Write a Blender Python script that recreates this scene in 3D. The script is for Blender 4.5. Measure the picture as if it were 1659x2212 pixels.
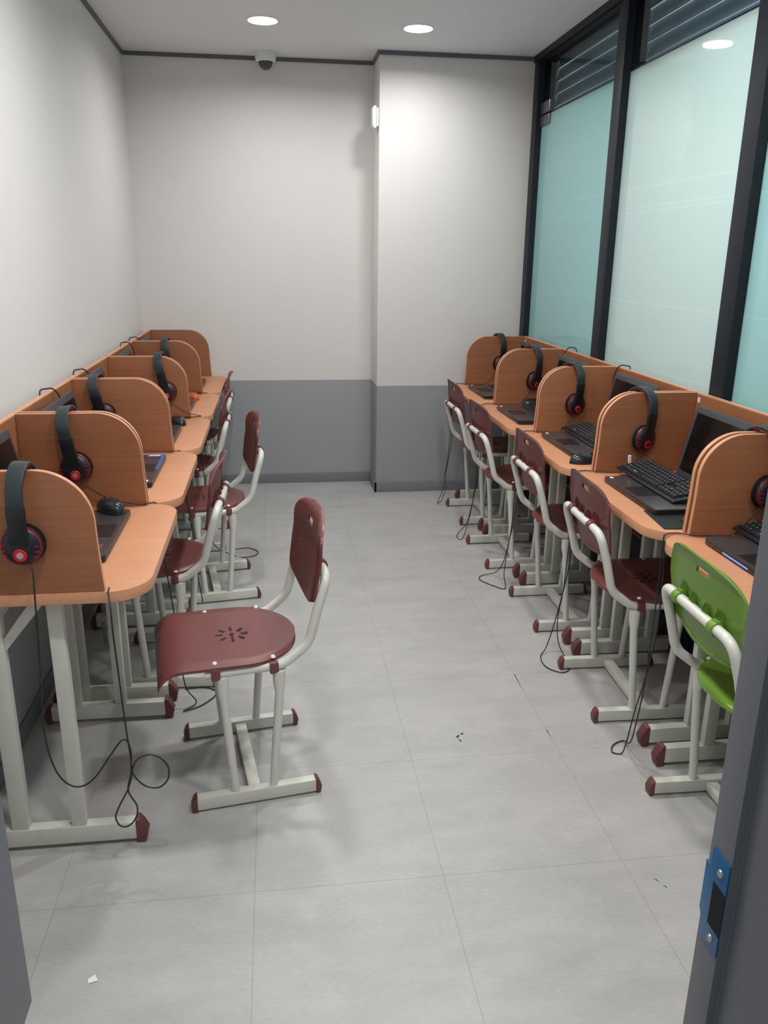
import bpy, bmesh, math, random
from mathutils import Vector, Matrix
random.seed(7)
PI = math.pi
scene = bpy.context.scene
col = scene.collection
for o in list(bpy.data.objects):
    bpy.data.objects.remove(o)

# ------------------------------------------------------------------ camera
F_PX, PITCH, YAW, ROLL, CAM_H = 1758.6, 0.3046, 0.1342, 0.0122, 1.48
cam_d = bpy.data.cameras.new('camera')
cam = bpy.data.objects.new('camera', cam_d)
col.objects.link(cam)
scene.camera = cam
fw = Vector((math.sin(YAW)*math.cos(PITCH), math.cos(YAW)*math.cos(PITCH), -math.sin(PITCH)))
rt = Vector((math.cos(YAW), -math.sin(YAW), 0))
up = rt.cross(fw)
r2 = math.cos(ROLL)*rt + math.sin(ROLL)*up
u2 = -math.sin(ROLL)*rt + math.cos(ROLL)*up
cam.matrix_world = Matrix((( r2.x, u2.x, -fw.x, 0), (r2.y, u2.y, -fw.y, 0), (r2.z, u2.z, -fw.z, CAM_H), (0, 0, 0, 1)))
cam_d.sensor_fit = 'VERTICAL'
cam_d.sensor_height = 24.0
cam_d.lens = F_PX*24.0/2212.0
cam_d.clip_start = 0.02

# ------------------------------------------------------------------ world, view
w = bpy.data.worlds.new('lobby_light')
scene.world = w
w.use_nodes = True
w.node_tree.nodes['Background'].inputs[0].default_value = (0.80, 0.90, 1.0, 1)
w.node_tree.nodes['Background'].inputs[1].default_value = 0.28
scene.view_settings.view_transform = 'Standard'
scene.view_settings.look = 'None'
scene.view_settings.gamma = 1
scene.view_settings.use_curve_mapping = False
scene.view_settings.exposure = 0.0

# ------------------------------------------------------------------ lamps
XL, XR, YB, YC, XC, HC = -0.824, 1.54, 5.391, 5.11, 0.634, 2.584
DOWNLIGHTS = [(-0.013, 4.60), (0.768, 4.61), (-0.013, 2.75), (0.768, 2.75), (-0.013, 1.1), (0.768, 1.1)]
DL_POWER = [8.2, 7.0, 13.0, 13.0, 11.5, 11.5]
def area(name, loc, rot, sx, sy, power, colr):
    l = bpy.data.lights.new(name, 'AREA')
    l.shape = 'RECTANGLE'; l.size = sx; l.size_y = sy; l.energy = power; l.color = colr
    o = bpy.data.objects.new(name, l); col.objects.link(o)
    o.location = loc; o.rotation_euler = rot
    return o
# daylight of the lobby behind the doorway and of the corridor behind the glass wall
area('lobby_lamp', (0.3, -1.6, 2.4), (math.radians(50), 0, 0), 2.4, 1.2, 10, (0.92, 0.97, 1.0))
area('corridor_lamp', (2.9, 2.9, 2.3), (0, math.radians(62), 0), 1.0, 2.2, 62, (0.94, 1.0, 0.99))

# ------------------------------------------------------------------ materials
def srgb(r, g, b):
    f = lambda c: (c/255/12.92) if c/255 <= 0.04045 else ((c/255+0.055)/1.055)**2.4
    return (f(r), f(g), f(b), 1)
def nodes(name):
    m = bpy.data.materials.new(name); m.use_nodes = True
    nt = m.node_tree
    return m, nt, nt.nodes['Principled BSDF']
def mat(name, c, rough=0.5, metal=0.0, spec=0.5, coat=0.0, noise=0.0, nscale=30, bump=0.0, bscale=200, emit=None, estr=0):
    m, nt, p = nodes(name)
    p.inputs['Base Color'].default_value = c
    p.inputs['Roughness'].default_value = rough
    p.inputs['Metallic'].default_value = metal
    p.inputs['Specular IOR Level'].default_value = spec
    p.inputs['Coat Weight'].default_value = coat
    tc = nt.nodes.new('ShaderNodeTexCoord')
    if noise:
        n = nt.nodes.new('ShaderNodeTexNoise'); n.inputs['Scale'].default_value = nscale; n.inputs['Detail'].default_value = 4
        r = nt.nodes.new('ShaderNodeMapRange'); r.inputs['From Min'].default_value = 0.3; r.inputs['From Max'].default_value = 0.7
        r.inputs['To Min'].default_value = 1-noise; r.inputs['To Max'].default_value = 1+noise
        mx = nt.nodes.new('ShaderNodeMix'); mx.data_type = 'RGBA'; mx.blend_type = 'MULTIPLY'; mx.inputs[0].default_value = 1
        mx.inputs[6].default_value = c
        nt.links.new(tc.outputs['Object'], n.inputs['Vector']); nt.links.new(n.outputs['Fac'], r.inputs['Value'])
        nt.links.new(r.outputs['Result'], mx.inputs[7]); nt.links.new(mx.outputs[2], p.inputs['Base Color'])
    if bump:
        n = nt.nodes.new('ShaderNodeTexNoise'); n.inputs['Scale'].default_value = bscale; n.inputs['Detail'].default_value = 3
        b = nt.nodes.new('ShaderNodeBump'); b.inputs['Strength'].default_value = bump; b.inputs['Distance'].default_value = 0.002
        nt.links.new(tc.outputs['Object'], n.inputs['Vector']); nt.links.new(n.outputs['Fac'], b.inputs['Height'])
        nt.links.new(b.outputs['Normal'], p.inputs['Normal'])
    if emit:
        p.inputs['Emission Color'].default_value = emit; p.inputs['Emission Strength'].default_value = estr
    return m
def wood_mat(name, c1, c2, rough=0.42, axis='X'):
    m, nt, p = nodes(name)
    tc = nt.nodes.new('ShaderNodeTexCoord'); mp = nt.nodes.new('ShaderNodeMapping')
    mp.inputs['Scale'].default_value = (1.6, 45, 45) if axis == 'X' else (45, 1.6, 45)
    n = nt.nodes.new('ShaderNodeTexNoise'); n.inputs['Scale'].default_value = 2.2; n.inputs['Detail'].default_value = 6; n.inputs['Distortion'].default_value = 0.4
    n2 = nt.nodes.new('ShaderNodeTexNoise'); n2.inputs['Scale'].default_value = 3.0; n2.inputs['Detail'].default_value = 2
    mx0 = nt.nodes.new('ShaderNodeMix'); mx0.inputs[0].default_value = 0.35
    cr = nt.nodes.new('ShaderNodeValToRGB')
    cr.color_ramp.elements[0].position = 0.32; cr.color_ramp.elements[0].color = c2
    cr.color_ramp.elements[1].position = 0.66; cr.color_ramp.elements[1].color = c1
    nt.links.new(tc.outputs['Object'], mp.inputs['Vector']); nt.links.new(mp.outputs['Vector'], n.inputs['Vector'])
    nt.links.new(tc.outputs['Object'], n2.inputs['Vector'])
    nt.links.new(n.outputs['Fac'], mx0.inputs[2]); nt.links.new(n2.outputs['Fac'], mx0.inputs[3])
    nt.links.new(mx0.outputs[0], cr.inputs['Fac']); nt.links.new(cr.outputs['Color'], p.inputs['Base Color'])
    p.inputs['Roughness'].default_value = rough
    return m
def wall_mat(name, upper, lower, base=None):
    """painted wall: light paint above the dado height, grey paint below"""
    m, nt, p = nodes(name)
    g = nt.nodes.new('ShaderNodeNewGeometry'); s = nt.nodes.new('ShaderNodeSeparateXYZ')
    lt = nt.nodes.new('ShaderNodeMath'); lt.operation = 'GREATER_THAN'; lt.inputs[1].default_value = 0.696
    mx = nt.nodes.new('ShaderNodeMix'); mx.data_type = 'RGBA'; mx.inputs[6].default_value = lower; mx.inputs[7].default_value = upper
    n = nt.nodes.new('ShaderNodeTexNoise'); n.inputs['Scale'].default_value = 320; n.inputs['Detail'].default_value = 2
    b = nt.nodes.new('ShaderNodeBump'); b.inputs['Strength'].default_value = 0.08; b.inputs['Distance'].default_value = 0.001
    n2 = nt.nodes.new('ShaderNodeTexNoise'); n2.inputs['Scale'].default_value = 1.3; n2.inputs['Detail'].default_value = 3
    r = nt.nodes.new('ShaderNodeMapRange'); r.inputs['To Min'].default_value = 0.97; r.inputs['To Max'].default_value = 1.03
    m2 = nt.nodes.new('ShaderNodeMix'); m2.data_type = 'RGBA'; m2.blend_type = 'MULTIPLY'; m2.inputs[0].default_value = 1
    nt.links.new(g.outputs['Position'], s.inputs[0]); nt.links.new(s.outputs['Z'], lt.inputs[0]); nt.links.new(lt.outputs[0], mx.inputs[0])
    nt.links.new(g.outputs['Position'], n.inputs['Vector']); nt.links.new(g.outputs['Position'], n2.inputs['Vector'])
    nt.links.new(n2.outputs['Fac'], r.inputs['Value']); nt.links.new(mx.outputs[2], m2.inputs[6]); nt.links.new(r.outputs['Result'], m2.inputs[7])
    nt.links.new(n.outputs['Fac'], b.inputs['Height']); nt.links.new(b.outputs['Normal'], p.inputs['Normal'])
    nt.links.new(m2.outputs[2], p.inputs['Base Color'])
    p.inputs['Roughness'].default_value = 0.7
    p.inputs['Specular IOR Level'].default_value = 0.3
    return m
def floor_mat():
    m, nt, p = nodes('vinyl_tile')
    L = nt.links.new
    g = nt.nodes.new('ShaderNodeNewGeometry'); s = nt.nodes.new('ShaderNodeSeparateXYZ'); L(g.outputs['Position'], s.inputs[0])
    def joint(out, off, pitch, wd=0.0012):
        a = nt.nodes.new('ShaderNodeMath'); a.operation = 'SUBTRACT'; a.inputs[1].default_value = off; L(out, a.inputs[0])
        d = nt.nodes.new('ShaderNodeMath'); d.operation = 'PINGPONG'; d.inputs[1].default_value = pitch/2; L(a.outputs[0], d.inputs[0])
        c = nt.nodes.new('ShaderNodeMath'); c.operation = 'LESS_THAN'; c.inputs[1].default_value = wd; L(d.outputs[0], c.inputs[0])
        return c.outputs[0], a
    jx, _ = joint(s.outputs['X'], 0.383, 0.468)
    jy, _ = joint(s.outputs['Y'], 1.638, 0.492)
    mxm = nt.nodes.new('ShaderNodeMath'); mxm.operation = 'MAXIMUM'; L(jx, mxm.inputs[0]); L(jy, mxm.inputs[1])
    n1 = nt.nodes.new('ShaderNodeTexNoise'); n1.inputs['Scale'].default_value = 2.2; n1.inputs['Detail'].default_value = 8; n1.inputs['Roughness'].default_value = 0.62
    n2 = nt.nodes.new('ShaderNodeTexNoise'); n2.inputs['Scale'].default_value = 60; n2.inputs['Detail'].default_value = 5
    n4 = nt.nodes.new('ShaderNodeTexNoise'); n4.inputs['Scale'].default_value = 7; n4.inputs['Detail'].default_value = 6
    mp = nt.nodes.new('ShaderNodeMapping'); mp.inputs['Scale'].default_value = (1, 2.2, 1)
    L(g.outputs['Position'], mp.inputs['Vector'])
    for n in (n1, n2, n4): L(mp.outputs['Vector'], n.inputs['Vector'])
    ad = nt.nodes.new('ShaderNodeMix'); ad.inputs[0].default_value = 0.35; L(n1.outputs['Fac'], ad.inputs[2]); L(n2.outputs['Fac'], ad.inputs[3])
    ad2 = nt.nodes.new('ShaderNodeMix'); ad2.inputs[0].default_value = 0.3; L(ad.outputs[0], ad2.inputs[2]); L(n4.outputs['Fac'], ad2.inputs[3])
    cr = nt.nodes.new('ShaderNodeValToRGB')
    cr.color_ramp.elements[0].position = 0.34; cr.color_ramp.elements[0].color = FLOOR_A
    cr.color_ramp.elements[1].position = 0.64; cr.color_ramp.elements[1].color = FLOOR_B
    L(ad2.outputs[0], cr.inputs['Fac'])
    # tile to tile brightness
    mj = nt.nodes.new('ShaderNodeMix'); mj.data_type = 'RGBA'; mj.inputs[7].default_value = FLOOR_J
    jm = nt.nodes.new('ShaderNodeMath'); jm.operation = 'MULTIPLY'; jm.inputs[1].default_value = 0.36; L(mxm.outputs[0], jm.inputs[0])
    L(jm.outputs[0], mj.inputs[0]); L(cr.outputs['Color'], mj.inputs[6]); L(mj.outputs[2], p.inputs['Base Color'])
    rr = nt.nodes.new('ShaderNodeMapRange'); rr.inputs['To Min'].default_value = 0.30; rr.inputs['To Max'].default_value = 0.48
    L(n1.outputs['Fac'], rr.inputs['Value']); L(rr.outputs['Result'], p.inputs['Roughness'])
    b = nt.nodes.new('ShaderNodeBump'); b.inputs['Strength'].default_value = 0.12; b.inputs['Distance'].default_value = 0.001
    L(n2.outputs['Fac'], b.inputs['Height']); L(b.outputs['Normal'], p.inputs['Normal'])
    return m
FLOOR_A, FLOOR_B, FLOOR_J = srgb(162, 160, 158), srgb(184, 181, 179), srgb(112, 109, 107)

def film_mat(name, c, trans):
    """frosted film on glass: diffusing, lets the corridor light through, with the glossy pane in front"""
    m = bpy.data.materials.new(name); m.use_nodes = True; nt = m.node_tree; nt.nodes.clear(); L = nt.links.new
    out = nt.nodes.new('ShaderNodeOutputMaterial'); d = nt.nodes.new('ShaderNodeBsdfDiffuse'); t = nt.nodes.new('ShaderNodeBsdfTranslucent')
    g = nt.nodes.new('ShaderNodeBsdfGlossy'); g.inputs['Roughness'].default_value = 0.03
    mx = nt.nodes.new('ShaderNodeMixShader'); mx.inputs[0].default_value = trans
    fr = nt.nodes.new('ShaderNodeFresnel'); fr.inputs['IOR'].default_value = 1.5
    m2 = nt.nodes.new('ShaderNodeMixShader')
    geo = nt.nodes.new('ShaderNodeNewGeometry'); s = nt.nodes.new('ShaderNodeSeparateXYZ'); L(geo.outputs['Position'], s.inputs[0])
    prev = None
    for z0, z1 in ((1.768, 1.775), (1.690, 1.696), (1.672, 1.678), (1.295, 1.303)):   # thin, slightly lighter lines across the film
        a = nt.nodes.new('ShaderNodeMath'); a.operation = 'COMPARE'; a.inputs[1].default_value = (z0+z1)/2; a.inputs[2].default_value = (z1-z0)/2
        L(s.outputs['Z'], a.inputs[0])
        if prev is None: prev = a.outputs[0]
        else:
            q = nt.nodes.new('ShaderNodeMath'); q.operation = 'MAXIMUM'; L(prev, q.inputs[0]); L(a.outputs[0], q.inputs[1]); prev = q.outputs[0]
    cm = nt.nodes.new('ShaderNodeMix'); cm.data_type = 'RGBA'; cm.inputs[6].default_value = c
    cm.inputs[7].default_value = tuple(min(1, v*1.05) for v in c[:3])+(1,)
    L(prev, cm.inputs[0]); L(cm.outputs[2], d.inputs['Color']); L(cm.outputs[2], t.inputs['Color'])
    L(d.outputs[0], mx.inputs[1]); L(t.outputs[0], mx.inputs[2])
    inv = nt.nodes.new('ShaderNodeMath'); inv.operation = 'SUBTRACT'; inv.inputs[0].default_value = 1.0; L(geo.outputs['Backfacing'], inv.inputs[1])
    fm = nt.nodes.new('ShaderNodeMath'); fm.operation = 'MULTIPLY'; L(fr.outputs[0], fm.inputs[0]); L(inv.outputs[0], fm.inputs[1])
    L(fm.outputs[0], m2.inputs[0]); L(mx.outputs[0], m2.inputs[1]); L(g.outputs[0], m2.inputs[2])
    L(m2.outputs[0], out.inputs['Surface'])
    return m
def glass_mat():
    m = bpy.data.materials.new('clear_glass'); m.use_nodes = True; nt = m.node_tree; nt.nodes.clear(); L = nt.links.new
    out = nt.nodes.new('ShaderNodeOutputMaterial'); t = nt.nodes.new('ShaderNodeBsdfTransparent'); t.inputs['Color'].default_value = (0.80, 0.9, 0.9, 1)
    g = nt.nodes.new('ShaderNodeBsdfGlossy'); g.inputs['Roughness'].default_value = 0.02
    fr = nt.nodes.new('ShaderNodeFresnel'); fr.inputs['IOR'].default_value = 1.5
    ge = nt.nodes.new('ShaderNodeNewGeometry'); inv = nt.nodes.new('ShaderNodeMath'); inv.operation = 'SUBTRACT'; inv.inputs[0].default_value = 1.0; L(ge.outputs['Backfacing'], inv.inputs[1])
    fm = nt.nodes.new('ShaderNodeMath'); fm.operation = 'MULTIPLY'; L(fr.outputs[0], fm.inputs[0]); L(inv.outputs[0], fm.inputs[1])   # no total reflection inside the thin pane
    m2 = nt.nodes.new('ShaderNodeMixShader'); L(fm.outputs[0], m2.inputs[0]); L(t.outputs[0], m2.inputs[1]); L(g.outputs[0], m2.inputs[2])
    L(m2.outputs[0], out.inputs['Surface'])
    return m
def back_plastic(name, c, cl):
    """moulded plastic with a grid of tiny dimples"""
    m, nt, p = nodes(name); L = nt.links.new
    tc = nt.nodes.new('ShaderNodeTexCoord'); s = nt.nodes.new('ShaderNodeSeparateXYZ'); L(tc.outputs['Object'], s.inputs[0])
    def pp(o, k):
        a = nt.nodes.new('ShaderNodeMath'); a.operation = 'PINGPONG'; a.inputs[1].default_value = k; L(o, a.inputs[0])
        b = nt.nodes.new('ShaderNodeMath'); b.operation = 'POWER'; b.inputs[1].default_value = 2; L(a.outputs[0], b.inputs[0]); return b.outputs[0]
    ad = nt.nodes.new('ShaderNodeMath'); ad.operation = 'ADD'; L(pp(s.outputs['X'], 0.009), ad.inputs[0]); L(pp(s.outputs['Z'], 0.009), ad.inputs[1])
    lt = nt.nodes.new('ShaderNodeMath'); lt.operation = 'LESS_THAN'; lt.inputs[1].default_value = 0.0016**2; L(ad.outputs[0], lt.inputs[0])
    mx = nt.nodes.new('ShaderNodeMix'); mx.data_type = 'RGBA'; mx.inputs[6].default_value = c; mx.inputs[7].default_value = cl
    L(lt.outputs[0], mx.inputs[0]); L(mx.outputs[2], p.inputs['Base Color']); p.inputs['Roughness'].default_value = 0.38
    return m

M = {}
M['wall'] = wall_mat('painted_wall', srgb(221, 217, 215), srgb(161, 162, 166))
M['ceiling'] = mat('ceiling_paint', srgb(228, 228, 230), 0.8, noise=0.01, nscale=3, bump=0.05, bscale=400)
M['floor'] = floor_mat()
M['skirt'] = mat('skirting_vinyl', srgb(122, 125, 130), 0.5, noise=0.03)
M['cove'] = mat('shadow_gap_trim', srgb(88, 94, 102), 0.5, noise=0.02)
M['frame'] = mat('dark_aluminium', srgb(20, 27, 37), 0.5, spec=0.35, noise=0.04, nscale=12)
M['film1'] = film_mat('frosted_film_less_lit', srgb(182, 217, 217), 0.5)  # film tinted darker, its colour carries the weaker light from outside
M['film2'] = film_mat('frosted_film_more_lit', srgb(212, 226, 224), 0.5)  # same film made paler, its colour carries the stronger light from outside
M['glass'] = glass_mat()
M['louvre'] = mat('louvre_slat_metal', srgb(136, 152, 168), 0.35, metal=0.6, noise=0.04)
M['jamb'] = mat('door_frame_paint', srgb(116, 118, 124), 0.5, noise=0.03, nscale=8)
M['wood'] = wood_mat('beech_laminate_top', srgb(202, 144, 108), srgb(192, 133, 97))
M['wood_p_shaded'] = wood_mat('beech_laminate_panel_shaded', srgb(156, 102, 70), srgb(142, 90, 60))  # same beech, darkened to hold the shade inside the carrels
M['edge'] = mat('beech_edge_band', srgb(208, 151, 115), 0.4, noise=0.04, nscale=40)
M['steel'] = mat('cream_painted_steel', srgb(208, 208, 198), 0.35, noise=0.02, nscale=20)
M['tube'] = mat('white_painted_tube', srgb(214, 214, 206), 0.28, coat=0.3, noise=0.01)
M['cap'] = mat('maroon_rubber', srgb(104, 60, 56), 0.5, noise=0.06)
M['maroon'] = mat('maroon_plastic', srgb(112, 63, 61), 0.34, noise=0.04, nscale=14)
M['maroon_b'] = back_plastic('maroon_plastic_dimpled', srgb(104, 54, 52), srgb(150, 100, 96))
M['green'] = mat('green_plastic', srgb(106, 144, 50), 0.33, noise=0.04, nscale=14)
M['green_b'] = mat('green_plastic_back', srgb(102, 140, 48), 0.33, noise=0.03, nscale=9)
M['hole'] = mat('slot_shade', srgb(40, 16, 16), 0.7, noise=0.02)
M['bolt'] = mat('zinc_bolt', srgb(235, 235, 235), 0.3, metal=0.3, noise=0.02)
M['black'] = mat('black_plastic', srgb(28, 29, 32), 0.35, noise=0.05)
M['band'] = mat('slate_soft_plastic', srgb(42, 52, 57), 0.42, noise=0.04)
M['cush'] = mat('black_leatherette', srgb(22, 22, 24), 0.55, noise=0.1, nscale=90)
M['red'] = mat('red_plastic', srgb(200, 24, 34), 0.3, noise=0.03)
M['crimson'] = mat('crimson_trim', srgb(150, 28, 52), 0.35, noise=0.03)
M['silver'] = mat('silver_badge', srgb(190, 190, 190), 0.3, metal=0.6, noise=0.02)
M['cable'] = mat('black_cable', srgb(38, 38, 40), 0.5, noise=0.03)
M['lap_lid'] = mat('laptop_bezel', srgb(68, 70, 76), 0.42, noise=0.04)
M['lap_base'] = mat('laptop_palm_rest', srgb(60, 55, 58), 0.26, noise=0.05)
M['lap_edge'] = mat('laptop_side', srgb(30, 28, 30), 0.35, noise=0.04)
M['screen'] = mat('black_screen', srgb(22, 20, 20), 0.12, noise=0.03)
M['keys'] = mat('key_caps', srgb(40, 42, 46), 0.4, noise=0.05)
M['legend'] = mat('key_legends', srgb(170, 172, 176), 0.6, noise=0.02)
M['white'] = mat('white_plastic', srgb(225, 225, 225), 0.4, noise=0.02)
M['sticker'] = mat('blue_sticker', srgb(52, 90, 160), 0.4, noise=0.03)
M['orange'] = mat('orange_red_plastic', srgb(196, 84, 50), 0.35, noise=0.03)
M['dome'] = mat('smoked_dome', srgb(60, 70, 84), 0.08, noise=0.02)
M['lamp'] = mat('downlight_glow', srgb(255, 255, 255), 0.5, emit=(1.0, 0.99, 0.97, 1), estr=9)
M['led'] = mat('blue_led', srgb(60, 90, 220), 0.4, emit=(0.10, 0.22, 1.0, 1), estr=2.0)
M['blue'] = mat('blue_protective_film', srgb(20, 98, 150), 0.35, noise=0.05, nscale=20)
M['dark'] = mat('recess_shade', srgb(10, 12, 18), 0.8, noise=0.02)
M['steelbolt'] = mat('brushed_screw', srgb(190, 180, 170), 0.35, metal=0.9, noise=0.05)
M['paper'] = mat('white_paper_scrap', srgb(235, 235, 235), 0.7, noise=0.02)
M['scuff'] = mat('black_scuff', srgb(60, 58, 56), 0.8, noise=0.1)
M['patch'] = mat('satin_steel_patch', srgb(120, 122, 128), 0.3, metal=0.8, noise=0.04)

# ------------------------------------------------------------------ mesh builder
class MB:
    def __init__(s): s.v = []; s.f = []; s.m = []
    def add(s, vs, fs, mi=0):
        b = len(s.v); s.v += [tuple(v) for v in vs]; s.f += [[b+i for i in f] for f in fs]; s.m += [mi]*len(fs); return s
    def box(s, x0, x1, y0, y1, z0, z1, mi=0, T=None):
        vs = [Vector((x, y, z)) for x in (x0, x1) for y in (y0, y1) for z in (z0, z1)]
        if T: vs = [T @ v for v in vs]
        return s.add(vs, [(0, 1, 3, 2), (4, 6, 7, 5), (0, 4, 5, 1), (2, 3, 7, 6), (0, 2, 6, 4), (1, 5, 7, 3)], mi)
    def prism(s, pts, a, b, axis='z', mi=0, mi_side=None, T=None):
        """closed outline pts (2-D) extruded from a to b along axis"""
        def P(p, t): return {'z': Vector((p[0], p[1], t)), 'y': Vector((p[0], t, p[1])), 'x': Vector((t, p[0], p[1]))}[axis]
        n = len(pts); vs = [P(p, a) for p in pts]+[P(p, b) for p in pts]
        if T: vs = [T @ v for v in vs]
        base = len(s.v)
        s.v += [tuple(v) for v in vs]
        s.f.append([base+i for i in range(n)][::-1]); s.m.append(mi)
        s.f.append([base+n+i for i in range(n)]); s.m.append(mi)
        for i in range(n):
            j = (i+1) % n
            s.f.append([base+i, base+j, base+n+j, base+n+i]); s.m.append(mi if mi_side is None else mi_side)
        return s
    def tube(s, pts, r, n=10, closed=False, mi=0, sx=1.0, cap=True):
        pts = [Vector(p) for p in pts]; N = len(pts)
        rs = r if isinstance(r, (list, tuple)) else [r]*N
        T = []
        for i in range(N):
            a = pts[(i-1) % N] if (closed or i > 0) else pts[i]; b = pts[(i+1) % N] if (closed or i < N-1) else pts[i]
            T.append((b-a).normalized())
        nrm = T[0].orthogonal().normalized(); vs = []
        for i in range(N):
            nrm = (nrm - T[i]*nrm.dot(T[i]))
            if nrm.length < 1e-6: nrm = T[i].orthogonal()
            nrm.normalize(); bn = T[i].cross(nrm)
            for k in range(n):
                a = 2*PI*k/n; vs.append(pts[i]+nrm*math.cos(a)*rs[i]+bn*math.sin(a)*rs[i]*sx)
        fs = []
        for i in range(N if closed else N-1):
            j = (i+1) % N
            for k in range(n):
                l = (k+1) % n; fs.append((i*n+k, i*n+l, j*n+l, j*n+k))
        if not closed and cap:
            fs.append(tuple(range(n))[::-1]); fs.append(tuple((N-1)*n+k for k in range(n)))
        return s.add(vs, fs, mi)
    def lathe(s, prof, n=32, T=None, mi=0, sx=1, sy=1):
        """profile [(r, h)] turned about local z"""
        vs = []
        for r, h in prof:
            for k in range(n):
                a = 2*PI*k/n; v = Vector((r*math.cos(a)*sx, r*math.sin(a)*sy, h)); vs.append(T @ v if T else v)
        fs = []
        for i in range(len(prof)-1):
            for k in range(n):
                l = (k+1) % n; fs.append((i*n+k, i*n+l, (i+1)*n+l, (i+1)*n+k))
        fs.append(tuple(range(n))[::-1]); fs.append(tuple((len(prof)-1)*n+k for k in range(n)))
        return s.add(vs, fs, mi)
    def strip(s, pts, wdir, hw, th, mi=0):
        """flat band of half width hw and thickness th along pts; wdir = across direction"""
        pts = [Vector(p) for p in pts]; W = Vector(wdir).normalized(); vs = []; N = len(pts)
        for i in range(N):
            t = (pts[min(i+1, N-1)]-pts[max(i-1, 0)]).normalized(); nn = t.cross(W).normalized()
            for a, b in ((-1, -1), (1, -1), (1, 1), (-1, 1)):
                vs.append(pts[i]+W*a*hw+nn*b*th/2)
        fs = []
        for i in range(N-1):
            for k in range(4):
                l = (k+1) % 4; fs.append((i*4+k, i*4+l, i*4+4+l, i*4+4+k))
        fs.append((3, 2, 1, 0)); fs.append(tuple((N-1)*4+k for k in range(4)))
        return s.add(vs, fs, mi)
    def build(s, name, mats, parent=None, bevel=0.0, smooth=35, seg=2):
        me = bpy.data.meshes.new(name); me.from_pydata(s.v, [], s.f); me.update()
        if not isinstance(mats, (list, tuple)): mats = [mats]
        for m in mats: me.materials.append(m)
        me.polygons.foreach_set('material_index', s.m)
        bm = bmesh.new(); bm.from_mesh(me); bmesh.ops.recalc_face_normals(bm, faces=bm.faces)
        if bevel:
            ed = [e for e in bm.edges if len(e.link_faces) == 2 and e.calc_face_angle(0) > math.radians(40)]
            bmesh.ops.bevel(bm, geom=ed, offset=bevel, segments=seg, profile=0.6, affect='EDGES', clamp_overlap=True)
        bm.to_mesh(me); bm.free()
        me.polygons.foreach_set('use_smooth', [True]*len(me.polygons))
        me.set_sharp_from_angle(angle=math.radians(smooth))
        o = bpy.data.objects.new(name, me); col.objects.link(o)
        if parent: o.parent = parent
        return o
def smooth_path(pts, n=8, closed=False):
    pts = [Vector(p) for p in pts]; out = []; N = len(pts)
    for i in range(N if closed else N-1):
        p0 = pts[(i-1) % N] if (closed or i > 0) else pts[i]*2-pts[i+1]
        p1 = pts[i]; p2 = pts[(i+1) % N]
        p3 = pts[(i+2) % N] if (closed or i+2 < N) else p2*2-p1
        for k in range(n):
            t = k/n
            out.append(0.5*((2*p1)+(p2-p0)*t+(2*p0-5*p1+4*p2-p3)*t*t+(3*p1-p0-3*p2+p3)*t**3))
    if not closed: out.append(pts[-1])
    return out
def fillet(pts, rad, n=7):
    """polyline with rounded corners; rad per inner corner"""
    pts = [Vector(p) for p in pts]; out = [pts[0]]
    for i in range(1, len(pts)-1):
        r = rad[i-1] if isinstance(rad, (list, tuple)) else rad
        a = (pts[i-1]-pts[i]); b = (pts[i+1]-pts[i]); la, lb = a.length, b.length; a.normalize(); b.normalize()
        ang = a.angle(b); d = min(r/math.tan(ang/2), la*0.49, lb*0.49)
        A = pts[i]+a*d; B = pts[i]+b*d
        for k in range(n+1):
            t = k/n; out.append(A*(1-t)**2+pts[i]*2*t*(1-t)+B*t*t)
    out.append(pts[-1]); return out
def arc(cx, cy, r, a0, a1, n=12, ry=None):
    ry = r if ry is None else ry
    return [(cx+r*math.cos(math.radians(a0+(a1-a0)*k/n)), cy+ry*math.sin(math.radians(a0+(a1-a0)*k/n))) for k in range(n+1)]
def empty(name, label, cat, loc=(0, 0, 0), rz=0, group=None):
    o = bpy.data.objects.new(name, None); o.empty_display_size = 0.05; col.objects.link(o)
    o.location = loc; o.rotation_euler = (0, 0, rz); tag(o, label, cat, group); return o
def tag(o, label, cat, group=None):
    o['label'] = label; o['category'] = cat
    if group: o['group'] = group
    return o
def struct(o): o['kind'] = 'structure'; return o
def dup(root, loc, rz, label, group=None):
    r = root.copy(); col.objects.link(r); r.location = loc; r.rotation_euler = (0, 0, rz); r['label'] = label
    if group: r['group'] = group
    for ch in list(root.children):
        c = ch.copy(); col.objects.link(c); c.parent = r
        for g in list(ch.children):
            d = g.copy(); col.objects.link(d); d.parent = c
    return r

# ================================================================== the room
struct(MB().box(-1.2, 4.2, -2.2, 5.9, -0.1, 0).build('floor', M['floor']))
struct(MB().box(-1.2, 4.2, -2.2, 5.9, HC, HC+0.1).build('ceiling', M['ceiling']))
struct(MB().box(XL-0.12, XL, 0.62, YB, 0, HC).build('wall_left', M['wall']))
struct(MB().box(XL-0.12, XC, YB, YB+0.12, 0, HC).build('wall_back', M['wall']))
struct(MB().box(XC, XR+0.3, YC, YB+0.12, 0, HC).build('wall_column', M['wall'], bevel=0.006))
# doorway wall the photographer stands in
wf = MB().box(-0.95, -0.30, 0.50, 0.62, 0, HC).box(0.475, XR+0.1, 0.50, 0.62, 0, HC).box(-0.30, 0.475, 0.50, 0.62, 2.15, HC)
struct(wf.build('wall_front', M['wall']))
# corridor beyond the glass
struct(MB().box(3.6, 3.7, -2.2, 5.9, 0, HC).build('wall_corridor', M['wall']))
struct(MB().box(XR+0.3, 3.7, YB+0.1, YB+0.22, 0, HC).build('wall_corridor_end', M['wall']))
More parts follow.
